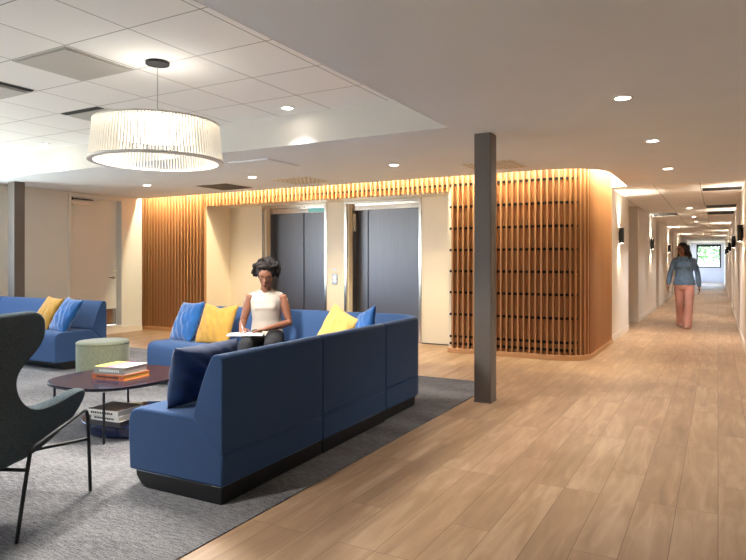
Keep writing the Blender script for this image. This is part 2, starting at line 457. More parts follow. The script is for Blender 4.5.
for a,b_ in ((xs[0]+.02,xs[1]),(xs[2],xs[3]),(xs[4],xs[5]-.02)): box(bm, a,b_, EY-.008, EY, 0, .012)
struct('baseboard_back', bm, M['dark'])

# ------------------------------------------------------------------ slat screen
FY = CCY-.42      # front edge plane of the slats 8.21
SXX = CCX+.42     # side plane -1.46
scr = thing('timber_slat_screen', 'honey coloured timber slat screen wrapping the elevator wall and its rounded corner', 'wall cladding', (CCX, CCY, 0))
def L_(p): return (p[0]-CCX, p[1]-CCY)
pitch = .078; fw = .018; fd = .068
bm = newbm()
def fin(x, y, a, z0, z1):   # front edge point, outward angle a
    nx, ny = math.cos(a), math.sin(a); cx, cy = x-nx*fd/2-CCX, y-ny*fd/2-CCY
    obox(bm, cx, cy, (z0+z1)/2, fd, fw, z1-z0, rz=a)
x = CCX
while x > LW-.24:
    if EX0 < x < EX1+.01: fin(x, FY, -PI/2, 2.275, 2.74)
    else: fin(x, FY, -PI/2, .065, 2.74)
    x -= pitch
fin(EX0-.008, FY, -PI/2, .065, 2.74)
na = int(.42*PI/2/pitch)
for k in range(1, na+1):
    a = -PI/2 + (PI/2)*k/(na+1)
    fin(CCX+.42*math.cos(a), CCY+.42*math.sin(a), a, .065, 2.74)
y = CCY
while y < 10.4:
    fin(SXX, y, 0, .065, 2.74); y += pitch
obj('slat', bm, M['slat'], scr)
def ribbon(bm, r_out, r_in, z0, z1, x_from, x_to=None, side_to=10.42, straight=True):
    outer = []; inner = []
    pts_o = [(x_from, CCY-r_out)] + arc(CCX, CCY, r_out, -90, 0, 12) + ([(CCX+r_out, side_to)] if side_to else [])
    pts_i = [(x_from, CCY-r_in)] + arc(CCX, CCY, r_in, -90, 0, 12) + ([(CCX+r_in, side_to)] if side_to else [])
    prism(bm, [L_(p) for p in pts_o + pts_i[::-1]], z0, z1)
bm = newbm()
ribbon(bm, .42-fd-.002, .42-fd-.022, .02, 2.74, EX1+.012)
box(bm, LW-.25-CCX, EX0-.022-CCX, FY+fd+.002-CCY, FY+fd+.022-CCY, .02, 2.74)
box(bm, EX0-.022-CCX, EX1+.012-CCX, FY+fd+.002-CCY, FY+fd+.022-CCY, 2.30, 2.74)
obj('backing_panel', bm, M['backing'], scr)
for z in (2.374,2.06,1.755,1.45,1.15,.85,.54,.225,.125):
    bm = newbm()
    r1 = .42-fd+.022
    pts_o = [(EX1+.015, CCY-r1)] + arc(CCX, CCY, r1, -90, -35, 7)
    pts_i = [(EX1+.015, CCY-r1+.016)] + arc(CCX, CCY, r1-.016, -90, -35, 7)
    prism(bm, [L_(p) for p in pts_o + pts_i[::-1]], z-.017, z+.017)
    if z > 2.3: box(bm, EX0-CCX, EX1-.0-CCX, CCY-r1-CCY, CCY-r1+.016-CCY, z-.014, z+.014)
    obj('black_rail', bm, M['black_gap'], scr)
bm = newbm()
for z in (2.06,1.755,1.45,1.15,.85,.54,.225):
    box(bm, LW-.25-CCX, EX0-.03-CCX, FY+fd-.008-CCY, FY+fd+.002-CCY, z-.008, z+.008)
obj('rear_batten', bm, M['backing'], scr)
bm = newbm()
ribbon(bm, .43, .30, 0, .065, EX1+.005, side_to=10.42)
obj('curb', bm, M['curb'], scr, bevel=.004)
bm = newbm(); box(bm, LW-.25-CCX, EX0-.002-CCX, FY-.01-CCY, FY+.12-CCY, 0, .065)
obj('curb', bm, M['curb'], scr, bevel=.004)

# ------------------------------------------------------------------ elevators
def elevator(x0, x1, seam, label, screen):
    t = thing('elevator', label, 'elevator', (x0, EY, 0))
    w = x1-x0; D = .27
    bm = newbm(); f=.045
    box(bm, -f, .006, -.012, D-.005, 0, OZ+f)                     # left jamb
    box(bm, w-.006, w+f, -.012, D-.005, 0, OZ+f)
    box(bm, 0, w, -.012, D-.005, OZ-.005, OZ+f)
    # stepped inner frame
    box(bm, 0, .05, .12, D-.005, 0, OZ-.06); box(bm, w-.05, w, .12, D-.005, 0, OZ-.06); box(bm, 0, w, .12, D-.005, OZ-.10, OZ-.005)
    obj('frame', bm, M['steel_frame'], t, bevel=.004)
    bm = newbm(); box(bm, -.005, .035, .02, .12, 0, OZ-.005)
    obj('jamb_lining', bm, M['lacquer'], t)
    bm = newbm(); box(bm, 0, w, -.0, .38, -.02, .004)
    obj('sill', bm, M['chrome'], t)
    s = seam-x0
    bm = newbm(); box(bm, .05, s-.006, .255, .285, .006, OZ-.10); obj('door_panel', bm, M['steel'], t, bevel=.003)
    bm = newbm(); box(bm, s+.006, w-.05, .262, .292, .006, OZ-.10); obj('door_panel', bm, M['steel'], t, bevel=.003)
    bm = newbm(); box(bm, 0, w, .30, .32, 0, OZ); obj('shaft_lining', bm, M['dark'], t)
    if screen:
        bm = newbm(); box(bm, w-.42, w-.06, .110, .121, OZ-.095, OZ-.02); obj('floor_indicator', bm, M['screen_teal'], t)
    else:
        bm = newbm(); box(bm, .05, .062, .14, .20, 1.80, 2.10); obj('floor_indicator', bm, M['trim_white'], t)
    return t
elevator(*OP[0], -6.52, 'left elevator with closed steel doors behind the seated woman', True)
elevator(*OP[1], -5.19, 'right elevator with closed steel doors beside the slatted wall', False)
t = thing('call_plate', 'small steel elevator call plate between the two elevators', 'call button', (-5.692, EY, .99))
bm = newbm(); box(bm, -.05,.05,-.012,0,-.09,.09); obj('plate', bm, M['plate'], t, bevel=.003)
bm = newbm(); lathe(bm, [(0,0),(.018,0),(.018,.008),(0,.008)], 16)
for v in bm.verts: v.co = Vector((v.co.x, -.012-v.co.z, v.co.y+.03))
obj('button', bm, M['button'], t)
bm = newbm(); lathe(bm, [(0,0),(.018,0),(.018,.008),(0,.008)], 16)
for v in bm.verts: v.co = Vector((v.co.x, -.012-v.co.z, v.co.y-.03))
obj('button', bm, M['button'], t)
bm = newbm(); box(bm, -5.73, -5.655, EY-.004, EY, 1.14, 1.165)
tag(obj('sign_plate', bm, M['plate']), 'tiny grey plate above the elevator call buttons', 'sign')

# ------------------------------------------------------------------ door in the left wall
bm = newbm()
X0 = LW
fr = .055
box(bm, X0-.158, X0+.012, DY0-fr, DY0+.005, DZ0-.01, DZ1+fr); box(bm, X0-.158, X0+.012, DY1-.005, DY1+fr, DZ0-.01, DZ1+fr); box(bm, X0-.158, X0+.012, DY0, DY1, DZ1-.005, DZ1+fr)
door = struct('door_1', bm, M['wall'], 'cream hinged door in its frame in the left wall', bevel=.004)
bm = newbm(); box(bm, X0-.155, X0-.11, DY0+.007, DY1-.007, DZ0+.008, DZ1-.008)
leaf = obj('door_leaf', bm, M['wall'], door, bevel=.003)
bm = newbm(); box(bm, X0-.11, X0-.106, DY0+.03, DY1-.03, DZ0+.02, DZ0+.30); obj('kick_plate', bm, M['chrome'], door)
bm = newbm(); box(bm, X0-.16, X0+.02, DY0-.02, DY1+.02, DZ0-.02, DZ0); obj('threshold', bm, M['trim_white'], door)
bm = newbm()
hy = DY1-.09
tube(bm, [(X0-.11,hy,1.0),(X0-.05,hy,1.0)], .014, 10); tube(bm, [(X0-.055,hy,1.0),(X0-.05,hy-.13,1.0)], .011, 10)
tube(bm, [(X0-.108,hy,1.0),(X0-.1,hy,1.0)], .032, 16)
obj('door_handle', bm, M['chrome'], door, smooth=True)
bm = newbm(); tube(bm, [(X0-.108,hy,1.11),(X0-.095,hy,1.11)], .027, 16); obj('deadbolt', bm, M['chrome'], door, smooth=True)
bm = newbm(); box(bm, X0-.11, X0-.05, DY0+.05, DY0+.42, DZ1-.13, DZ1-.06)
dc = obj('door_closer', bm, M['trim_white'], door, bevel=.006)
bm = newbm(); obox(bm, X0-.06, DY0+.26, DZ1-.03, .03, .42, .02, rz=.06); box(bm, X0-.11,X0-.06, DY0+.02, DY0+.08, DZ1-.14, DZ1-.01); obj('closer_arm', bm, M['black'], dc)

# ------------------------------------------------------------------ corridor walls
bm = newbm(); bb = newbm()
Lsegs = [(10.42,12.6),(14.25,18.6),(19.5,25.2),(26.2,32.0),(33.0,38.5)]
prev = None
for k,(a,b_) in enumerate(Lsegs):
    box(bm, CL-.9, CL, a, b_, 0, CEIL+.02)
    box(bb, CL, CL+.01, a, b_, 0, .10)
    if prev is not None:
        dd = .30 if k != 1 else .75
        box(bm, CL-.95, CL-dd, prev, a, 0, CEIL+.02)
        box(bb, CL-dd, CL-dd+.01, prev, a, 0, .10); box(bb, CL-dd, CL, a-.01, a, 0, .10)
    prev = b_
box(bm, CL-.9, CL, 38.5, 39.2, 0, CEIL+.02); box(bm, CL-.2, CL, 39.2, END, 0, .3); box(bm, CL-.2, CL, 39.2, END, 2.35, CEIL+.02)
struct('wall_left', bm, M['wall_corr'], 'corridor wall of cream panels and recesses on the left')
struct('baseboard_left', bb, M['base'])
bm = newbm(); bb = newbm()
prev = None
for k,(a,b_) in enumerate([(9.16,13.0),(13.35,17.9),(18.6,23.4),(24.1,28.7),(29.4,34.3),(35,END)]):
    box(bm, CR, CR+.6, a, b_, 0, CEIL+.02); box(bb, CR-.01, CR, a, b_, 0, .10)
    if prev is not None:
        box(bm, CR+.12, CR+.6, prev, a, 0, CEIL+.02)
    prev = b_
struct('wall_right', bm, M['wall_corr'], 'corridor wall of cream panels and recesses on the right')
struct('baseboard_right', bb, M['base'])
# end wall with the window
WX0, WX1, WZ0, WZ1 = -1.17, .16, .93, 2.36
bm = newbm()
box(bm, -2.6, WX0, END, END+.2, 0, CEIL+.05); box(bm, WX1, CR+.6, END, END+.2, 0, CEIL+.05)
box(bm, WX0, WX1, END, END+.2, 0, WZ0); box(bm, WX0, WX1, END, END+.2, WZ1, CEIL+.05)
struct('wall_back', bm, M['gray_wall'], 'grey end wall of the corridor')
bm = newbm(); f=.08
for (a,b_,c,d) in ((WX0,WX1,WZ0,WZ0+f),(WX0,WX1,WZ1-.13,WZ1),(WX0,WX0+f,WZ0,WZ1),(WX1-f,WX1,WZ0,WZ1)): box(bm, a,b_,END-.02,END+.1,c,d)
w = struct('window_1', bm, M['black'], 'black framed square window at the end of the corridor')
bm = newbm(); box(bm, WX0+.05,WX1-.05,END+.03,END+.036,WZ0+.05,WZ1-.05); obj('pane', bm, M['glass'], w)
bm = newbm()
for y in (39.2,40.6,42.0,END-.06): box(bm, CL-.14,CL-.06,y,y+.06,.3,2.35)
w = struct('window_6', bm, M['black'])  # unseen side window, added to bring daylight to the corridor end
bm = newbm(); box(bm, CL-.10,CL-.094,39.24,END-.04,.32,2.33); obj('pane', bm, M['glass'], w)
# garden beyond
bm = newbm(); box(bm, -30, 30, END+.5, 90, -.4, -.3)
tag(obj('lawn', bm, M['grass']), 'green lawn beyond the corridor window', 'lawn', kind='stuff')
def tree(x, y, h, r, label, seed):
    rnd = random.Random(seed)
    t = thing('tree', label, 'tree', (x,y,-.3), group='trees beyond the corridor window')
    bm = newbm(); tube(bm, [(0,0,.2),(.1,0,h*.3),(-.05,.1,h*.55),(.1,0,h*.8)], [.22,.16,.11,.04], 8)
    for k in range(7):
        a = rnd.uniform(0,2*PI); z = h*rnd.uniform(.25,.6)
        tube(bm, [(0,0,z),(math.cos(a)*r*.5,math.sin(a)*r*.5,z+r*.35),(math.cos(a)*r*.9,math.sin(a)*r*.9,z+r*.6)], [.07,.05,.02], 6)
    obj('trunk', bm, M['bark'], t, smooth=True)
    bm = newbm()
    for k in range(4200):
        a = rnd.uniform(0,2*PI); ph = math.acos(rnd.uniform(-1,1)); rr = r*rnd.uniform(.45,1.05)
        c = Vector((rr*math.sin(ph)*math.cos(a), rr*math.sin(ph)*math.sin(a), h*.58+rr*.9*math.cos(ph)))
        if noise.noise(c*1.1) < -.3: continue
        s = rnd.uniform(.07,.15); q = Matrix.Rotation(rnd.uniform(0,6.3),3,'Z') @ Matrix.Rotation(rnd.uniform(0,3.1),3,'X')
        bm.faces.new([bm.verts.new(c+q@Vector(v)*s) for v in ((-1,0,0),(0,-.55,.1),(1,0,0),(0,.55,.1))])
    obj('foliage', bm, M['leaf'], t)
tree(-2.6, 52, 4.6, 2.0, 'leafy green tree nearest the corridor window', 3)
tree(.9, 56, 5.2, 2.5, 'larger leafy tree further back beyond the corridor window', 5)

# ------------------------------------------------------------------ lights built as fittings
def spot(x, y, z, e, size=1.75, blend=.9, col=(1,.975,.96), soft=.045):
    l = bpy.data.lights.new('downlight_lamp','SPOT'); l.energy=e; l.spot_size=size; l.spot_blend=blend; l.color=col; l.shadow_soft_size=soft
    o = bpy.data.objects.new('downlight_lamp', l); C.objects.link(o); o.location=(x,y,z); return o
proto = thing('recessed_downlight', 'x', 'ceiling light')
bm = newbm(); lathe(bm, [(.052,-.001),(.068,-.001),(.070,-.005),(.052,-.008),(.052,-.001)], 28); obj('trim_ring', bm, M['trim_white'], proto, smooth=True)
bm = newbm(); lathe(bm, [(0,-.004),(.052,-.004)], 28); obj('lens', bm, M['lamp_on'], proto.children[0])
first = [True]
def can(x, y, z, e, label, group='recessed downlights', **k):
    if first[0]: proto.location=(x,y,z); proto['label']=label; proto['group']=group; first[0]=False
    else: dup(proto, (x,y,z), 0, label, group)
    spot(x,y,z-.03,e,**k)
EC = 40
can(-.594,4.733,CEIL,EC,'nearest recessed downlight in the plaster ceiling right of the column')
can(-.553,6.55,CEIL,EC,'second recessed downlight in the row leading to the corridor')
can(-.547,8.6,CEIL,EC,'recessed downlight just before the corridor tiles begin')
can(-3.416,6.66,CEIL,EC,'recessed downlight in front of the right elevator')
can(-5.618,6.67,CEIL,EC,'recessed downlight in front of the left elevator')
can(-7.607,6.585,CEIL,EC,'recessed downlight left of the pendant, nearest the cream door')
can(-3.613,4.80,TILE,EC*1.2,'recessed downlight in the tiles right of the pendant lamp')
can(-7.385,4.78,TILE,EC*1.2,'recessed downlight in the tiles left of the pendant lamp')
can(-5.5,4.79,TILE,EC*.8,'recessed downlight in the tiles hidden behind the pendant lamp')
for k,y in enumerate((15.12,18.05,20.2,29.8)):
    can(-.54,y,CEIL,EC*.8,['nearest','second','third','farthest'][k]+' small downlight along the corridor ceiling','corridor downlights')
can(-.55,12.4,CEIL,EC*.6,'added light above the gap before the walking woman','corridor downlights') if False else spot(-.55,12.2,CEIL-.03,EC*1.5)  # bare spot without a fitting, added to brighten the walking woman
for (x,y,z,e) in (
                  (-2.95,1.15,TILE,EC*2.6),(-5.5,1.6,TILE,EC*1.4),(-7.4,1.6,TILE,EC*1.2),(-5.5,-1.5,TILE,EC),(-3.2,-1.5,TILE,EC)):
    spot(x,y,z-.03,e)
for y in (25,35,40): spot(-.54,y,CEIL-.03,EC*.8)

# pendant drum lamp
PX, PY = -3.627, 3.236
t = thing('pendant_lamp', 'large white louvred drum pendant hanging from the tile ceiling', 'lamp', (PX,PY,0))
bm = newbm(); lathe(bm, [(0,TILE-.001),(.085,TILE-.001),(.085,TILE-.02),(.0,TILE-.022)], 28); obj('canopy', bm, M['black'], t)
bm = newbm(); tube(bm, [(0,0,TILE-.02),(0,0,2.29)], .004, 8)
for a in (0,120,240):
    a=math.radians(a+20); tube(bm, [(0,0,2.42),(.44*math.cos(a),.44*math.sin(a),2.30)], .0012, 5)
obj('cord', bm, M['chrome'], t)
ZB, ZT, RB, RT = 2.022, 2.30, .475, .445
bm = newbm(); n = 124
for k in range(n):
    a = 2*PI*k/n; ca, sa = math.cos(a), math.sin(a); hw = .0026
    q = []
    for (r,z) in ((RB,ZB),(RB-.022,ZB),(RT-.022,ZT),(RT,ZT)):
        for s in (-1,1): q.append(bm.verts.new((r*ca - s*hw*sa, r*sa + s*hw*ca, z)))
    for f in ((0,2,4,6),(1,7,5,3),(0,1,3,2),(2,3,5,4),(4,5,7,6),(6,7,1,0)): bm.faces.new([q[i] for i in f])
obj('louvre_shade', bm, M['shade'], t)
for (r,z,h) in ((RB,ZB,.016),(RT,ZT,.012)):
    bm = newbm(); lathe(bm, [(r-.036,z-h/2),(r+.004,z-h/2),(r+.004,z+h/2),(r-.036,z+h/2),(r-.036,z-h/2)], 72); obj('rim_ring', bm, M['trim_white'], t, smooth=False)
bm = newbm(); lathe(bm, [(0,2.205),(.36,2.21),(.400,2.218),(.41,2.235),(.41,2.285),(0,2.29)], 64); obj('diffuser', bm, M['diffuser'], t, smooth=True)
bm = newbm(); lathe(bm, [(0,2.291),(.415,2.291),(.415,2.297),(0,2.297)], 48); obj('glow_block_plate', bm, M['trim_white'], t)  # added opaque cap, keeps the diffuser glow off the tiles above

l = bpy.data.lights.new('pendant_spot','SPOT'); l.energy=125; l.color=(1,.97,.93); l.shadow_soft_size=.25; l.spot_size=2.75; l.spot_blend=.5
o = bpy.data.objects.new('pendant_spot', l); C.objects.link(o); o.location=(PX,PY,2.09)
l = bpy.data.lights.new('pendant_spot','SPOT'); l.energy=9; l.color=(1,.97,.92); l.shadow_soft_size=.35; l.spot_size=3.0; l.spot_blend=1  # uplight added above the closed pendant to brighten the ceiling tiles
o = bpy.data.objects.new('pendant_spot', l); C.objects.link(o); o.location=(PX,PY,2.31); o.rotation_euler=(PI,0,0)
# cove strip (inside the slot)
def strip(x,y,z,lx,e,rz=0,tilt=.3,ly=.04):
    l = bpy.data.lights.new('cove_strip','AREA'); l.shape='RECTANGLE'; l.size=lx; l.size_y=ly; l.energy=e; l.color=(1,.86,.56)
    o = bpy.data.objects.new('cove_strip', l); C.objects.link(o); o.location=(x,y,z); o.rotation_euler=(tilt,0,rz)
    return o
CE = 6.5
strip((LW+CCX)/2-.05, 8.02, 2.66, 7.4, 7.4*CE, 0, .32)
for k in range(5):
    a = math.radians(-81+18*k); strip(CCX+.60*math.cos(a), CCY+.60*math.sin(a), 2.66, .19, .17*CE, a+PI/2, .32)
o = strip(-1.28, 9.5, 2.66, 1.7, 1.7*CE, PI/2, .32)

# wall sconces in the corridor
def sconce(x, y, side, label, first_=[None]):
    rz = 0 if side>0 else PI
    if first_[0] is None:
        t = thing('wall_sconce', label, 'wall light', (x,y,1.73), rz, 'black corridor sconces')
        bm = newbm(); tube(bm, [(.045,0,-.13),(.045,0,.13)], .038, 20, caps=False)
        bd = obj('body', bm, M['black'], t, smooth=False)
        bm = newbm(); box(bm, 0,.03,-.03,.03,-.08,.08); obj('bracket', bm, M['black'], t)
        for z in (-.1305,.1305):
            bm = newbm(); lathe(bm, [(0,z),(.032,z)], 18, cx=.045); obj('lens', bm, M['lamp_on'], bd)
        first_[0]=t
    else: dup(first_[0], (x,y,1.73), rz, label)
    for up in (0,1):
        l = bpy.data.lights.new('sconce_lamp','SPOT'); l.energy=14; l.spot_size=2.1; l.spot_blend=.8; l.color=(1,.88,.72); l.shadow_soft_size=.02
        o = bpy.data.objects.new('sconce_lamp', l); C.objects.link(o); o.location=(x+(.062 if side>0 else -.062),y,1.73+(.15 if up else -.15)); o.rotation_euler=(PI if up else 0,0,0)
nth = ['nearest','second','third','fourth','farthest']
for k,y in enumerate((11.3,17.0,23.2,29.0)): sconce(CL, y, 1, nth[k]+' black up-and-down sconce on the left corridor wall' if k<3 else 'farthest black sconce on the left corridor wall, behind the walking woman')
for k,y in enumerate((11.2,16.0,21.4,26.5,31.5)): sconce(CR, y, -1, nth[k]+' black up-and-down sconce on the right corridor wall')

# ceiling fittings
def slot(x0,x1,y0,y1,label,z=CEIL):
    t = thing('slot_diffuser', label, 'air vent', ((x0+x1)/2,(y0+y1)/2,z), group='black ceiling slot vents')
    w,d=(x1-x0)/2,(y1-y0)/2
    bm = newbm(); box(bm,-w,w,-d,d,-.004,.0); obj('opening', bm, M['black_gap'], t)
    bm = newbm()
    if w>d:
        for q in (-.5,0,.5): box(bm,-w,w,q*d-.004,q*d+.004,-.008,-.003)
    else:
        for q in (-.5,0,.5): box(bm,q*w-.004,q*w+.004,-d,d,-.008,-.003)
    obj('blade', bm, M['dark'], t)
slot(-.22,.33,11.15,11.62,'nearest black slot vent in the right of the corridor ceiling')
slot(-.22,.33,14.6,15.3,'second black slot vent in the right of the corridor ceiling')
slot(-.22,.33,16.4,17.4,'third black slot vent in the right of the corridor ceiling')
slot(-1.42,-.86,16.4,17.3,'black slot vent in the left of the corridor ceiling')
slot(-5.72,-5.17,3.885,3.96,'black slot vent in the tiles left of the pendant lamp',TILE)
slot(-5.22,-5.15,2.70,3.25,'black slot vent in the tiles at the left edge of the photo',TILE)
def inset(x0,x1,y0,y1,label,z=TILE,m='tileinset'):
    t = thing('ceiling_diffuser', label, 'air diffuser', ((x0+x1)/2,(y0+y1)/2,z), group='grey plaque diffusers in the tile ceiling')
    w,d=(x1-x0)/2,(y1-y0)/2
    bm = newbm(); box(bm,-w,w,-d,d,-.006,.002); obj('frame', bm, M[m], t)
    bm = newbm(); a=[bm.verts.new(p) for p in ((-w*.95,-d*.95,-.012),(w*.95,-d*.95,-.012),(w*.95,d*.95,-.012),(-w*.95,d*.95,-.012),(-w*.93,-d*.93,-.006),(w*.93,-d*.93,-.006),(w*.93,d*.93,-.006),(-w*.93,d*.93,-.006))]
    for f in ((0,3,2,1),(0,1,5,4),(1,2,6,5),(2,3,7,6),(3,0,4,7)): bm.faces.new([a[i] for i in f])
    obj('face_plate', bm, M[m], t)
inset(-4.53,-3.92,2.69,3.27,'square grey diffuser in the tiles up and left of the pendant canopy')
inset(-5.13,-4.54,3.89,4.47,'grey diffuser partly behind the pendant shade') if False else None
inset(-5.75,-5.24,2.70,3.26,'grey diffuser beside the slot vent at the left edge of the photo')
inset(-5.72,-5.17,3.97,4.46,'grey diffuser beside the slot vent left of the pendant')
def grille(x, y, w, d, label, nx=9, ny=6, m='grille'):
    t = thing('ceiling_grille', label, 'air vent', (x,y,CEIL), group='perforated grilles in the plaster ceiling')
    bm = newbm(); 
    for k in range(nx+1): u=-w/2+w*k/nx; box(bm,u-.008,u+.008,-d/2,d/2,-.008,-.002)
    for k in range(ny+1): u=-d/2+d*k/ny; box(bm,-w/2,w/2,u-.008,u+.008,-.008,-.002)
    obj('grid', bm, M[m], t)
    bm = newbm(); box(bm,-w/2,w/2,-d/2,d/2,-.003,-.001); obj('backing', bm, M['tileinset'] if m=='grille' else M['dark'], t)
grille(-5.25,7.30,.62,.62,'pale perforated grille in the ceiling before the left elevator')
grille(-2.38,7.30,.62,.62,'pale perforated grille in the ceiling beside the column')
grille(-6.72,7.32,.6,.6,'dark edged square grille in the ceiling left of the pale grille', m='column')
inset(-5.05,-4.45,5.55,6.15,'flat plaque diffuser in the plaster ceiling behind the pendant lamp', CEIL, 'plaster')

# ------------------------------------------------------------------ columns
for (x,y,lab) in ((-1.872,5.49,'square dark grey steel column at the edge of the carpet'),(-9.02,5.42,'square dark grey steel column behind the left sofa')):
    t = thing('column', lab, 'column', (x,y,0), group='grey columns')
    bm = newbm(); box(bm,-.08,.08,-.08,.08,0,CEIL-.0005); obj('shaft', bm, M['column'], t, bevel=.006)
    bm = newbm(); box(bm,-.0825,.0825,-.0825,.0825,0,.012); obj('base_trim', bm, M['column'], t)

# ------------------------------------------------------------------ sofas
SEAT = [(0,.09),(0,.252),(.188,.425),(.21,.438),(.28,.442),(.60,.445),(.655,.437),(.685,.415),(.698,.375),(.70,.30),(.69,.09)]
BACK = [(.002,.262),(.0,.74),(.008,.770),(.030,.786),(.058,.784),(.078,.768),(.118,.69),(.16,.585),(.19,.50),(.205,.452),(.20,.436)]
PLI = [(.008,.0),(.008,.095),(.64,.095),(.635,.06),(.60,.02),(.56,.0)]
def module(t, ox, oy, dirx, diry, nx, ny, length):
    """dir: run along the back, n: from back to front (local coordinates)"""
    g = .004
    def fr(inset, n=2, L=length):
        return [(ox+dirx*s, oy+diry*s, nx, ny) for s in (inset, L-inset)]
    bm = newbm(); sweep(bm, SEAT, fr(g)); obj('seat', bm, M['blue'], t, bevel=.014, seg=3)
    bm = newbm(); sweep(bm, BACK, fr(g)); obj('backrest', bm, M['blue'], t, bevel=.024, seg=4)
    bm = newbm(); sweep(bm, PLI, fr(.006)); obj('plinth', bm, M['plinth'], t, bevel=.006)
sofa = thing('sectional_sofa', 'large blue L-shaped sectional sofa on a black plinth where the woman sits', 'sofa', (-2.335,5.27,.006), math.radians(1.5))
# near wing runs along -Y from the corner
for a,b_ in ((-.90,-1.84),(-1.84,-2.83)):
    module(sofa, 0, a, 0, -1, -1, 0, a-b_)
for a,b_ in ((-.90,-1.89),(-1.89,-2.89)):
    module(sofa, a, 0, -1, 0, 0, -1, a-b_)
# corner unit
R = .32
def cframes(off=0):
    fr = [(0,-.896,-1,0)]
    for i in range(0,13):
        a = math.radians(90*i/12); fr.append((-R+R*math.cos(a), -R+R*math.sin(a), -math.cos(a), -math.sin(a)))
    fr.append((-.896,0,0,-1)); return fr
bm = newbm(); sweep(bm, BACK, cframes()); obj('backrest', bm, M['blue'], sofa, bevel=.016, seg=3)
def cplan(ins, r):
    return [(-.896,-.896),(-ins,-.896)] + [(-R+r*math.cos(math.radians(90*i/10)), -R+r*math.sin(math.radians(90*i/10))) for i in range(11)] + [(-.896,-ins)]
bm = newbm()
pts = [(0,.09,R),(0,.252,R),(.188,.425,R-.188),(.21,.44,R-.21)]
rings = [[bm.verts.new((x,y,z)) for x,y in cplan(i,r)] for i,z,r in pts]
n = len(rings[0])
for a,b_ in zip(rings,rings[1:]):
    for i in range(n): bm.faces.new((a[i],a[(i+1)%n],b_[(i+1)%n],b_[i]))
bm.faces.new(rings[0][::-1]); bm.faces.new(rings[-1])
obj('seat', bm, M['blue'], sofa, bevel=.012, seg=3)
bm = newbm(); prism(bm, [(-.88,-.88),(-.03,-.88)]+[(-R+(R-.03)*math.cos(math.radians(9*i)), -R+(R-.03)*math.sin(math.radians(9*i))) for i in range(11)]+[(-.88,-.03)], 0, .095)
obj('plinth', bm, M['plinth'], sofa, bevel=.006)

sofa2 = thing('sofa', 'straight blue sofa in front of the cream door, behind the grey chair', 'sofa', (-6.73,5.20,.006))
for a,b_ in ((0,-1.08),(-1.08,-2.15),(-2.15,-2.68)): module(sofa2, a, 0, -1, 0, 0, -1, a-b_)

# ------------------------------------------------------------------ cushions
def pillow(name, loc, size, thick, m, label, rot, group, sag=.03, seed=1, pinch=0):
    rnd = random.Random(seed); n = 26; bm = newbm(); grid = {}
    for s in (1,-1):
        for i in range(n+1):
            for j in range(n+1):
                u,v = -1+2*i/n, -1+2*j/n
                edge = i in (0,n) or j in (0,n)
                if s==-1 and edge: grid[s,i,j]=grid[1,i,j]; continue
                k = (1-u*u)**.45*(1-v*v)**.45
                px = u*(1-.075*(1-v*v))*size/2; py = v*(1-.075*(1-u*u))*size/2
                # dent along the top edge
                if pinch and v>0: py -= pinch*size*math.exp(-(u/.35)**2)*v*v
                h = thick/2*k
                nn = noise.noise(Vector((u*2.3+seed*5, v*2.3, s*1.0)))*.16 + noise.noise(Vector((u*6+seed*3, v*5, s*2.0)))*.06
                h *= 1+nn
                wr = .006*math.sin(14*(u+v*.6)+3*noise.noise(Vector((u*2,v*2,seed))))*k
                grid[s,i,j]=bm.verts.new((px, s*(h+wr), py))
        for i in range(n):
            for j in range(n):
                f = [grid[s,i,j],grid[s,i+1,j],grid[s,i+1,j+1],grid[s,i,j+1]]
                if s<0: f = f[::-1]
                bm.faces.new(f)
    # origin at the base of the cushion
    o = obj(name, bm, m, None, smooth=True)
    o.location = loc; o.rotation_euler = rot
    tag(o, label, 'cushion', group)
    return o
d2r = math.radians
# local: x = width, z = height, y = thickness
g1 = 'scatter cushions on the L-shaped sofa'; g2 = 'scatter cushions on the left sofa'
pillow('cushion', (-2.70,2.765,.622), .54, .25, M['velvet_navy'], 'navy velvet cushion leaning on the near end of the L-shaped sofa', (d2r(9),0,d2r(92)), g1, seed=1).scale = (1,1,.66)
pillow('cushion', (-5.0,4.86,.636), .46, .15, M['velvet_blue'], 'royal blue velvet cushion at the left end of the L-shaped sofa', (d2r(-24),d2r(-3),d2r(-16)), g1, seed=2)
pillow('cushion', (-4.53,4.81,.632), .45, .15, M['yellow'], 'mustard yellow cushion between the blue cushion and the seated woman', (d2r(-22),d2r(1),d2r(2)), g1, seed=3, pinch=.07)
pillow('cushion', (-3.06,4.80,.625), .46, .16, M['cream'], 'pale yellow cushion in the corner showing above the near backrest', (d2r(-22),d2r(17),d2r(-26)), g1, seed=4)
pillow('cushion', (-2.745,4.74,.640), .46, .15, M['velvet_blue'], 'blue velvet cushion in the corner right of the pale yellow one', (d2r(-16),d2r(-14),d2r(-42)), g1, seed=5)
pillow('cushion', (-7.40,4.84,.625), .47, .15, M['yellow'], 'mustard cushion on the left sofa beside its blue cushion', (d2r(-28),d2r(2),d2r(-12)), g2, seed=6)
pillow('cushion', (-6.98,4.80,.625), .47, .15, M['velvet_blue'], 'blue velvet cushion at the right end of the left sofa', (d2r(-30),d2r(3),d2r(-14)), g2, seed=7)

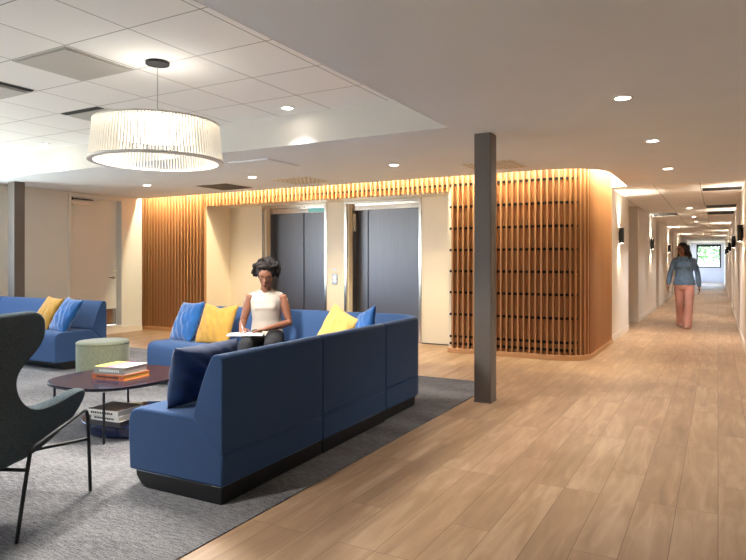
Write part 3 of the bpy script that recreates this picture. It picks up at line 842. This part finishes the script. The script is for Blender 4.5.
# ------------------------------------------------------------------ ottoman
t = thing('ottoman', 'round sage green upholstered ottoman beside the left sofa', 'ottoman', (-5.80,4.43,.006))
t.scale = (.93,.93,1)
bm = newbm(); lathe(bm, [(0,.03),(.27,.03),(.283,.045),(.287,.10),(.288,.37),(.284,.395)], 56); obj('body', bm, M['ottoman'], t, smooth=True)
bm = newbm(); lathe(bm, [(.284,.397),(.290,.402),(.287,.415),(.270,.427),(.2,.431),(0,.433)], 56); obj('seat', bm, M['ottoman'], t, smooth=True)
bm = newbm(); lathe(bm, [(0,0),(.25,0),(.25,.03),(0,.03)], 40); obj('base', bm, M['plinth'], t)

# ------------------------------------------------------------------ coffee table
TX, TY = -4.10, 3.30
t = thing('coffee_table', 'dark glossy oval coffee table on thin black legs with a book shelf below', 'table', (TX,TY,.006))
def sup(r1, r2, n=64, e=2.6):
    out=[]
    for k in range(n):
        a=2*PI*k/n; c,s=math.cos(a),math.sin(a)
        out.append((math.copysign(abs(c)**(2/e),c)*r1, math.copysign(abs(s)**(2/e),s)*r2))
    return out
bm = newbm(); prism(bm, sup(.44,.50), .368, .380); obj('tabletop', bm, M['top'], t, bevel=.003)
bm = newbm(); P2 = sup(.442,.502); P1 = sup(.42,.48)
for k in range(64):
    a,b_=P2[k],P2[(k+1)%64]; c_,d_=P1[k],P1[(k+1)%64]
    q=[bm.verts.new((p[0],p[1],z)) for p,z in ((a,.360),(b_,.360),(b_,.3675),(a,.3675),(c_,.360),(d_,.360),(d_,.3675),(c_,.3675))]
    for f in ((0,1,2,3),(4,7,6,5),(0,4,5,1),(3,2,6,7)): bm.faces.new([q[i] for i in f])
obj('rim', bm, M['black'], t)
for (x,y) in ((.345,-.425),(-.20,-.43),(-.29,.30),(.33,.30)):
    bm = newbm(); tube(bm, [(x,y,.0),(x,y,.362)], .009, 10, caps=False); obj('leg', bm, M['black'], t)
bm = newbm(); lathe(bm, [(0,.002),(.37,.002),(.385,.02),(.385,.085),(0,.085)], 56, cx=.17, cy=.03); obj('drum_base', bm, M['blue_base'], t, smooth=False, bevel=.006)
bm = newbm(); lathe(bm, [(0,.086),(.41,.086),(.415,.092),(.41,.100),(0,.100)], 56, cx=.17, cy=.03); obj('shelf', bm, M['low_top'], t, bevel=.002)

def book(x, y, z, w, d, h, rz, cover, page, label, group, top=None, letter=None):
    """w along spine direction (local x), d page depth (local y); spine faces -x local"""
    t = thing('book', label, 'book', (x,y,z), rz, group)
    bm = newbm()
    box(bm,-w/2,w/2,-d/2,d/2,0,.003); box(bm,-w/2,-w/2+.004,-d/2,d/2,.003,h-.003)
    box(bm,-w/2,w/2,-d/2,d/2,h-.003,h)
    cv = obj('cover', bm, cover, t)
    bm = newbm(); box(bm,-w/2+.004,w/2-.005,-d/2+.004,d/2-.004,.003,h-.003); obj('pages', bm, page, t)
    if top:
        bm = newbm(); box(bm,-w/2+.002,w/2-.002,-d/2+.002,d/2-.002,h,h+.0008); obj('cover_print', bm, top, cv)
    if letter:
        bm = newbm(); rnd = random.Random(int(x*1000)); u=-d*.33
        while u < d*.33:
            s = rnd.uniform(.008,.016); box(bm,-w/2-.0008,-w/2,u,u+s,h*.32,h*.68); u += s+.005
        obj('lettering', bm, letter, cv)
    return t
bz = .386
# long side axis of upper books
ga='books stacked on the coffee table'
book(-4.06,3.265,bz,.27,.32,.040,d2r(-84)+PI,M['orange'],M['orange_page'],'orange covered book under the taupe book on the tabletop',ga,letter=M['dark_letter'])
book(-4.055,3.26,bz+.0405,.255,.29,.056,d2r(-81)+PI,M['greybook'],M['greybook'],'thick taupe book with a rainbow cover, topmost on the coffee table',ga,top=M['cover'],letter=M['lettering'])
gb='books stacked on the lower shelf'
lx, ly, lz = -3.85, 3.06, .1065
book(lx,ly,lz,.24,.28,.036,d2r(98),M['darkbook'],M['darkbook'],'dark book at the bottom of the lower stack under the coffee table',gb)
book(lx+.004,ly+.0,lz+.0365,.235,.265,.036,d2r(95),M['whitebook'],M['page_edge'],'white spined book in the middle of the lower stack',gb,letter=M['dark_letter'])
book(lx-.01,ly-.005,lz+.073,.25,.285,.042,d2r(97),M['whitebook'],M['greybook'],'brown topped book with a white spine, topmost of the lower stack',gb,top=M['brownbook'],letter=M['dark_letter'])

# ------------------------------------------------------------------ wing chair
# local: facing +y, right side +x; origin between rear feet
FA = math.atan2(.43,.9)
t = thing('wing_chair', 'grey tweed wing-back lounge chair on thin black legs in the left foreground', 'chair', (-2.77-.33*.902,1.66-.33*.431,.006), FA)
def chair_shell():
    # rows: z, y front, y back, half width front, half width back
    rows = [(.300,.12,-.06,.20,.20),(.325,.24,-.12,.255,.25),(.365,.345,-.155,.285,.275),(.41,.46,-.18,.305,.285),(.46,.555,-.195,.318,.29),(.505,.615,-.205,.325,.29),
            (.540,.635,-.215,.330,.29),(.562,.60,-.22,.330,.288),(.572,.42,-.224,.326,.286),(.585,.20,-.228,.318,.284),(.615,.10,-.235,.312,.28),(.67,.055,-.25,.308,.278),(.735,.045,-.265,.308,.276),
            (.785,.085,-.28,.312,.276),(.83,.165,-.295,.318,.277),(.885,.245,-.31,.324,.28),(.94,.258,-.325,.326,.28),(.985,.255,-.335,.326,.28),(1.02,.235,-.34,.322,.278),(1.045,.17,-.345,.310,.27)]
    bm = newbm(); n = 28; rings=[]
    for z,yf,yb,wf,wb in rows:
        ring=[]
        # path: right front -> right back corner -> left back -> left front
        rc = .17
        straight = max(.01, yf-(yb+rc))
        for k in range(n+1):
            s = k/n
            if s < .35: q=s/.35; x=wf+(wb-wf)*q; y=yf-straight*q
            elif s < .5:
                q=(s-.35)/.15; a=q*PI/2; x=wb-rc*1.0*(1-math.cos(a))-(wb-rc)*max(0,(math.sin(a)-0))*0; 
                x=(wb-rc)*(1-q)**.0 + rc*math.cos(a) if False else (wb-rc)*(1-q**1.6)+rc*math.cos(a)
                y=(yb+rc)-rc*math.sin(a)
            else:
                q=(1-s); mk=None; x=None
            if s < .5: ring.append((x,y,z))
            elif abs(s-.5)<1e-6: ring.append((0,yb,z))
        full = ring + [(-x,y,z) for x,y,z in ring[:-1][::-1]]
        full = [(x,y,z + (.030*math.exp(-((y-.60)/.10)**2) - .055*math.exp(-((y-.24)/.15)**2))*max(0,1-abs(z-.56)/.12)) for x,y,z in full]
        rings.append([bm.verts.new(p) for p in full])
    for a,b_ in zip(rings,rings[1:]):
        for i in range(len(a)-1): bm.faces.new((a[i],a[i+1],b_[i+1],b_[i]))
    # floor of the shell
    bm.faces.new(rings[0])
    return bm
o = obj('shell', chair_shell(), M['tweed'], t, smooth=True)
md = o.modifiers.new('sol','SOLIDIFY'); md.thickness=.045; md.offset=-1
md = o.modifiers.new('sub','SUBSURF'); md.levels=2; md.render_levels=2
bm = newbm(); obox(bm, 0,.19,.405, .50,.58,.12); o = obj('seat_cushion', bm, M['tweed'], t, bevel=.035, seg=4)
for s in (1,-1):
    bm = newbm(); tube(bm, [(s*.335,.0,.008),(s*.335,.055,.22),(s*.338,.095,.385),(s*.338,.14,.405),(s*.338,.38,.438),(s*.338,.57,.468),(s*.338,.60,.455),(s*.338,.612,.42),(s*.335,.645,.008)], .0095, 10)
    obj('leg_frame', bm, M['black'], t, smooth=True)
bm = newbm(); tube(bm, [(.335,.075,.31),(-.335,.075,.31)], .009, 8); obj('stretcher', bm, M['black'], t, smooth=True)
bm = newbm(); tube(bm, [(.335,.622,.30),(.0,.24,.295),(-.335,.622,.30)], .009, 8); obj('stretcher', bm, M['black'], t, smooth=True)

# ------------------------------------------------------------------ people
def hand(bm, wrist, direction, palm_n, curl=.5, scale=1.0, thumb_side=1):
    d = Vector(direction).normalized(); nrm = Vector(palm_n); nrm = (nrm-d*nrm.dot(d)).normalized(); sd = d.cross(nrm).normalized()*thumb_side
    w = Vector(wrist); S = scale
    tube(bm, [w-d*.01*S, w+d*.03*S, w+d*.085*S], [(.026*S,.017*S),(.036*S,.015*S),(.040*S,.012*S)], 12, flat=sd)
    for k,(off,ln) in enumerate(((.030,.070),(.010,.078),(-.010,.073),(-.029,.058))):
        b0 = w+d*.085*S+sd*off*S
        a=0; pts=[b0-d*.01*S, b0]; p=b0
        for q in (.45,.32,.23):
            a += curl*.8; dd = d*math.cos(a)+nrm*math.sin(a); p = p+dd*ln*q*S; pts.append(p)
        tube(bm, pts, [.0095*S,.0095*S,.009*S,.008*S,.0065*S], 8)
    tb = w+d*.025*S+sd*.028*S
    tube(bm, [tb, tb+(d*.5+sd*.8+nrm*.3).normalized()*.035*S, tb+(d*.5+sd*.8+nrm*.3).normalized()*.035*S+(d*.9+sd*.25+nrm*.35).normalized()*.032*S], [.013*S,.011*S,.008*S], 8)

def head(bm, c, rot, S=1.0):
    """face towards -y before rot"""
    T_ = Matrix.Translation(c) @ rot.to_4x4()
    def P(x,y,z): return T_ @ Vector((x*S,y*S,z*S))
    R4 = rot.to_4x4()
    ball(bm, P(0,.012,.035), .087*S, 20, (.88,1.08,1.0), R4)
    tube(bm, [P(0,-.02,.05),P(0,-.028,-.02),P(0,-.036,-.07),P(0,-.045,-.098)], [(.073*S,.075*S),(.066*S,.07*S),(.05*S,.055*S),(.022*S,.026*S)], 16, flat=(rot@Vector((1,0,0))))
    tube(bm, [P(0,-.088,.025),P(0,-.104,-.005),P(0,-.112,-.022)], [.008*S,.012*S,.015*S], 10)   # nose
    tube(bm, [P(-.022,-.094,-.052),P(0,-.101,-.050),P(.022,-.094,-.052)], .0085*S, 8)             # mouth
    for s in (-1,1):
        tube(bm, [P(s*.018,-.088,.040),P(s*.04,-.084,.043),P(s*.055,-.070,.036)], .009*S, 8)      # brow
        tube(bm, [P(s*.076,.01,.03),P(s*.082,.02,.0),P(s*.076,.012,-.022)], [.012*S,.010*S,.008*S], 8) # ear
    return P

def eyes(P, t, S=1.0, closed=False):
    for s in (-1,1):
        bm = newbm(); ball(bm, P(s*.031,-.079,.018), .0115*S, 10, (1.2,.7,.45 if closed else .7)); ey = obj('eye', bm, M['eye'] if not closed else M['skin1'], t, smooth=True)
        bm = newbm(); ball(bm, P(s*.031,-.087,.017), .0055*S, 8); obj('iris', bm, M['shoe_blk'], ey, smooth=True)
    bm = newbm(); tube(bm, [P(-.02,-.1035,-.052),P(0,-.110,-.050),P(.02,-.1035,-.052)], .0052*S, 8); obj('lips', bm, M['lip'], t, smooth=True)

# -- seated woman, local: facing -y
ws = thing('person', 'woman in a sleeveless ivory top with short curly hair, seated writing in a notebook', 'person', (-3.868,4.80,.006), d2r(30))
rotH = Matrix.Rotation(d2r(17),3,'X') @ Matrix.Rotation(d2r(0),3,'Y')
HC = Vector((.012,-.085,1.135))
bm = newbm()
PH = head(bm, HC, rotH, .96)
tube(bm, [(0,.0,.95),(0,-.02,1.02),(.008,-.055,1.09)], [.062,.050,.048], 14)
tube(bm, [(0,.03,.50),(0,.045,.62),(0,.035,.72),(0,.015,.84),(0,.0,.93),(0,.0,.985)], [(.165,.11),(.13,.09),(.115,.085),(.135,.095),(.15,.08),(.07,.05)], 20, flat=(1,0,0))
for s,sh,el,wr in ((-1,(-.162,.005,.925),(-.222,-.02,.69),(-.195,-.235,.645)),(1,(.162,.005,.925),(.228,-.03,.68),(.035,-.235,.642))):
    sh,el,wr = Vector(sh),Vector(el),Vector(wr)
    tube(bm, [Vector((s*.09,.0,.93)),sh, sh.lerp(el,.35), sh.lerp(el,.8), el, el.lerp(wr,.25), el.lerp(wr,.7), wr], [.045,.048,.044,.038,.036,.037,.029,.024], 14)
hand(bm, (-.195,-.235,.645), (.30,-.75,-.28), (.3,0,-1), .75, .95, 1)
hand(bm, (.035,-.235,.642), (-.92,-.30,-.12), (0,-.1,-1), .25, .95, -1)
for s in (-1,1):
    tube(bm, [(s*.085,.02,.53),(s*.10,-.2,.525),(s*.115,-.44,.52)], [.082,.070,.056], 14)
    tube(bm, [(s*.115,-.44,.525),(s*.115,-.47,.35),(s*.115,-.50,.07)], [.058,.055,.036], 14)
    tube(bm, [(s*.115,-.47,.045),(s*.115,-.60,.035),(s*.115,-.68,.03)], [(.036,.036),(.042,.028),(.03,.02)], 12)
body = remesh(bm, .0075, 'body', M['skin1'], ws, 3)
bm = newbm()  # blouse
tube(bm, [(0,.035,.545),(0,.045,.62),(0,.035,.72),(0,.008,.83),(0,-.002,.90),(0,.0,.955),(0,.0,.985),(0,-.004,1.008)], [(.168,.120),(.155,.108),(.142,.102),(.152,.112),(.158,.10),(.150,.072),(.112,.060),(.064,.056)], 24, flat=(1,0,0), caps=False)
for s in (-1,1): tube(bm, [(s*.07,0,.962),(s*.13,.004,.946),(s*.166,.004,.922),(s*.180,.0,.893)], [.036,.038,.037,.038], 14)
tube(bm, [(-.075,-.055,.842),(0,-.062,.842),(.075,-.055,.842)], [.050,.052,.050], 14)
bl = remesh(bm, .0075, 'blouse', M['blouse'], ws, 4)
bm = newbm()  # trousers
tube(bm, [(0,.04,.47),(0,.04,.56),(0,.042,.60)], [(.178,.125),(.162,.118),(.148,.108)], 20, flat=(1,0,0))
for s in (-1,1):
    tube(bm, [(s*.085,.02,.535),(s*.10,-.2,.525),(s*.115,-.44,.525)], [.092,.078,.066], 14)
    tube(bm, [(s*.115,-.44,.53),(s*.115,-.475,.35),(s*.115,-.50,.12)], [.068,.068,.06], 14)
remesh(bm, .01, 'trousers', M['trousers_blk'], ws, 3)
for s in (-1,1):
    bm = newbm(); tube(bm, [(s*.115,-.46,.048),(s*.115,-.60,.04),(s*.115,-.70,.034)], [(.044,.044),(.05,.034),(.036,.026)], 14); remesh(bm,.008,'shoe',M['shoe_blk'],ws,2)
bm = newbm(); rnd = random.Random(4)
for k in range(420):
    a=rnd.uniform(0,2*PI); z=rnd.uniform(-.55,1); r=math.sqrt(max(0,1-z*z))
    d = Vector((r*math.cos(a), r*math.sin(a), z))
    if d.y < -.35 and z < .50: continue
    if z < -.15 and d.y < .0: continue
    rr = rnd.uniform(.100,.132)
    p = HC + rotH @ Vector((d.x*rr*1.04, .02+d.y*rr*.98, .052+d.z*rr*.95))
    ball(bm, p, rnd.uniform(.010,.019), 6)
ball(bm, HC + rotH@Vector((0,.022,.05)), .098, 16, (1,1.05,1))
remesh(bm, .006, 'hair', M['hair1'], ws, 1)
eyes(PH, ws, .96, True)
bm = newbm()   # thin round spectacles
for s in (-1,1):
    pts=[PH(s*.032+.024*math.cos(a),-.101,.016+.019*math.sin(a)) for a in [2*PI*k/16 for k in range(17)]]
    tube(bm, pts, .0016, 5, caps=False)
tube(bm, [PH(-.008,-.102,.02),PH(.008,-.102,.02)], .0016, 5)
obj('spectacles', bm, M['glasses'], ws)
# notebook and pen
rzN = d2r(30)
def wl(p):   # seated woman local -> world
    c,s_ = math.cos(rzN), math.sin(rzN); return (-3.868+p[0]*c-p[1]*s_, 4.80+p[0]*s_+p[1]*c, .006+p[2])
nb = thing('notebook', 'open white notebook on the lap of the seated woman', 'notebook', wl((-.14,-.33,.598)), rzN+d2r(4))
bm = newbm(); box(bm,-.165,.165,-.11,.11,0,.003); obj('cover', bm, M['darkbook'], nb)
for s in (-1,1):
    bm = newbm()
    pr=[(0,.003),(0,.010),(.02,.016),(.08,.014),(.16,.008),(.16,.003)]
    a=[bm.verts.new((s*x,-.105,z)) for x,z in pr]; b_=[bm.verts.new((s*x,.105,z)) for x,z in pr]
    for i in range(6): bm.faces.new((a[i],a[(i+1)%6],b_[(i+1)%6],b_[i]))
    bm.faces.new(a[::-1]); bm.faces.new(b_)
    obj('page_block', bm, M['paper'], nb)
bm = newbm(); q0=Vector(wl((-.155,-.345,.628))); q1=Vector(wl((-.20,-.24,.72)))
tube(bm, [(0,0,0),(q1-q0)*.06,(q1-q0)], [.001,.0035,.0035], 8)
pen = obj('pen', bm, M['chrome'], None, smooth=True, loc=q0); tag(pen, 'slim silver pen in the writing hand of the seated woman', 'pen')

# -- walking woman, facing -y (towards the viewer)
ww = thing('person', 'woman in a denim shirt and pink trousers walking down the corridor, looking to the side', 'person', (-.576,13.44,0), d2r(2))
rotW = Matrix.Rotation(d2r(-34),3,'Z') @ Matrix.Rotation(d2r(4),3,'X')
HW = Vector((-.035,-.02,1.515))
bm = newbm(); PW = head(bm, HW, rotW, .98)
tube(bm, [(-.01,.01,1.34),(-.02,.0,1.40),(-.03,-.008,1.46)], [.06,.05,.05], 14)
tube(bm, [(.0,.0,.84),(0,.01,.96),(0,.01,1.06),(0,.0,1.2),(0,.0,1.32),(0,.0,1.37)], [(.165,.11),(.155,.105),(.13,.095),(.15,.105),(.15,.08),(.06,.05)], 20, flat=(1,0,0))
arms = ((-1,(-.168,.01,1.318),(-.245,.03,1.06),(-.275,-.03,.835)),(1,(.168,.01,1.318),(.235,.05,1.06),(.262,-.02,.80)))
for s,sh,el,wr in arms:
    sh,el,wr=Vector(sh),Vector(el),Vector(wr)
    tube(bm, [Vector((s*.1,0,1.335)),sh,sh.lerp(el,.4),el,el.lerp(wr,.4),wr], [.045,.048,.043,.035,.035,.025], 14)
    hand(bm, wr, (0.02*s,-.12,-1), (-s,0,0), .35, .98, 1 if s<0 else -1)
legs = ((-1,(-.085,0,.86),(-.075,.04,.46),(-.055,.20,.10)),(1,(.085,0,.86),(.085,-.09,.47),(.055,-.12,.085)))
for s,hp,kn,an in legs:
    hp,kn,an=Vector(hp),Vector(kn),Vector(an)
    tube(bm, [hp,hp.lerp(kn,.5),kn,kn.lerp(an,.35),an], [.088,.075,.055,.055,.036], 14)
    tube(bm, [an+Vector((0,.03,-.04)),an+Vector((0,-.07,-.05)),an+Vector((0,-.15,-.06))], [(.036,.036),(.042,.028),(.03,.018)], 12)
remesh(bm, .0085, 'body', M['skin2'], ww, 3)
bm = newbm()  # shirt
tube(bm, [(0,.0,.835),(0,.0,.90),(0,.01,1.0),(0,.008,1.08),(0,-.002,1.2),(0,.0,1.30),(0,.0,1.355),(0,.0,1.385)], [(.196,.135),(.190,.13),(.168,.12),(.158,.114),(.168,.124),(.165,.098),(.115,.074),(.072,.066)], 24, flat=(1,0,0), caps=False)
for s,sh,el,wr in arms:
    sh,el,wr=Vector(sh),Vector(el),Vector(wr)
    tube(bm, [Vector((s*.11,0,1.335)),sh,sh.lerp(el,.4),sh.lerp(el,.8),el,el.lerp(wr,.3),el.lerp(wr,.75),wr.lerp(el,.08)], [.046,.048,.049,.047,.047,.048,.045,.034], 16)
for s in (-1,1): ball(bm, (s*.07,-.075,1.21), .07, 14)
sh_ = remesh(bm, .009, 'shirt', M['denim'], ww, 4)
bm = newbm()   # collar and button placket
tube(bm, [(-.075,.0,1.385),(-.07,-.05,1.375),(-.015,-.10,1.31)], [.016,.018,.012], 8); tube(bm, [(.075,.0,1.385),(.07,-.05,1.375),(.015,-.10,1.31)], [.016,.018,.012], 8)
obj('collar', bm, M['denim'], ww, smooth=True)
for s in (-1,1):
    bm = newbm(); obox(bm, s*.085,-.148,1.20,.085,.006,.012, rz=s*.25); obj('pocket_flap', bm, M['denim'], ww)
bm = newbm()  # wide trousers
tube(bm, [(0,.0,.80),(0,.0,.90),(0,.005,.98)], [(.178,.12),(.172,.122),(.15,.11)], 20, flat=(1,0,0))
for s,hp,kn,an in legs:
    hp,kn,an=Vector(hp),Vector(kn),Vector(an)
    tube(bm, [hp,hp.lerp(kn,.5),kn,kn.lerp(an,.5),an+Vector((0,-.01,-.03))], [.098,.088,.074,.078,.086], 18)
remesh(bm, .011, 'trousers', M['pink'], ww, 3)
for s,hp,kn,an in legs:
    an=Vector(an); zz = .045
    bm = newbm(); tube(bm, [(an.x,an.y+.03,zz),(an.x,an.y-.08,zz-.004),(an.x,an.y-.17,zz-.012)], [(.042,.04),(.046,.036),(.034,.026)], 14); remesh(bm,.008,'shoe',M['shoe'],ww,2)
bm = newbm(); rnd = random.Random(9)   # long hair
ball(bm, HW+rotW@Vector((0,.028,.048)), .098, 18, (1.0,1.08,1.02))
for k in range(46):
    a = math.radians(rnd.uniform(-8,188)); 
    if 60 < math.degrees(a) < 65: continue
    dx, dy = math.cos(a), math.sin(a)
    p0 = HW+rotW@Vector((dx*.085,.03+dy*.09,.06)); p1 = HW+rotW@Vector((dx*.108,.035+dy*.11,-.04)); p2 = HW+rotW@Vector((dx*.115+rnd.uniform(-.02,.02),.045+dy*.12,-.13)); p3 = HW+rotW@Vector((dx*.11+rnd.uniform(-.02,.02),.05+dy*.11,-.20+rnd.uniform(-.03,.03)))
    tube(bm, [p0,p1,p2,p3], [.02,.022,.02,.012], 7)
remesh(bm, .008, 'hair', M['hair2'], ww, 1)
eyes(PW, ww, .98)
bm = newbm()
for s in (-1,1):
    pts=[PW(s*.032+.025*math.cos(a),-.103,.016+.02*math.sin(a)) for a in [2*PI*k/14 for k in range(15)]]
    tube(bm, pts, .0028, 5, caps=False)
obj('spectacles', bm, M['glasses'], ww)

# ------------------------------------------------------------------ world, daylight, camera
w = bpy.data.worlds.new('World'); bpy.context.scene.world = w; w.use_nodes = True
nt = w.node_tree; bg = nt.nodes['Background']
tc = nt.nodes.new('ShaderNodeTexCoord'); sp = nt.nodes.new('ShaderNodeSeparateXYZ'); nt.links.new(tc.outputs['Generated'], sp.inputs[0])
cr = nt.nodes.new('ShaderNodeValToRGB'); e = cr.color_ramp.elements
e[0].position=.47; e[0].color=srgb(240,239,232); e[1].position=.56; e[1].color=srgb(176,194,224)  # lower half set brighter than the sky so it lights the ceilings
mr = nt.nodes.new('ShaderNodeMapRange'); mr.inputs['From Min'].default_value=-1; mr.inputs['From Max'].default_value=1
nt.links.new(sp.outputs[2], mr.inputs['Value']); nt.links.new(mr.outputs[0], cr.inputs[0]); nt.links.new(cr.outputs[0], bg.inputs['Color'])
bg.inputs['Strength'].default_value = 4.6
def portal(x,y,z,sx,sy,rot):
    l = bpy.data.lights.new('window_portal','AREA'); l.shape='RECTANGLE'; l.size=sx; l.size_y=sy; l.energy=1
    l.cycles.is_portal = True
    o = bpy.data.objects.new('window_portal', l); C.objects.link(o); o.location=(x,y,z); o.rotation_euler=rot
portal(LW-.14, .5, 1.6, 1.7, 8.6, (0,-PI/2,0))
portal(-.5, END+.15, 1.65, 1.3, 1.4, (-PI/2,0,0))
portal(CL-.16, 41.3, 1.3, 2.0, 4.1, (0,-PI/2,0))

cam = bpy.data.cameras.new('Camera'); co_ = bpy.data.objects.new('Camera', cam); C.objects.link(co_)
co_.location = (0,0,CAM_H); co_.rotation_euler = (PI/2,0,YAW)
cam.sensor_width = 36; cam.lens = 620/746*36
cam.shift_y = -(280-262)/746
cam.clip_start = .05; cam.clip_end = 300
S = bpy.context.scene; S.camera = co_
S.view_settings.view_transform = 'Standard'; S.view_settings.look = 'None'; S.view_settings.gamma = 1
S.view_settings.exposure = 1.88
S.cycles.use_denoising = True
S.cycles.max_bounces = 8; S.cycles.diffuse_bounces = 5; S.cycles.sample_clamp_indirect = 6
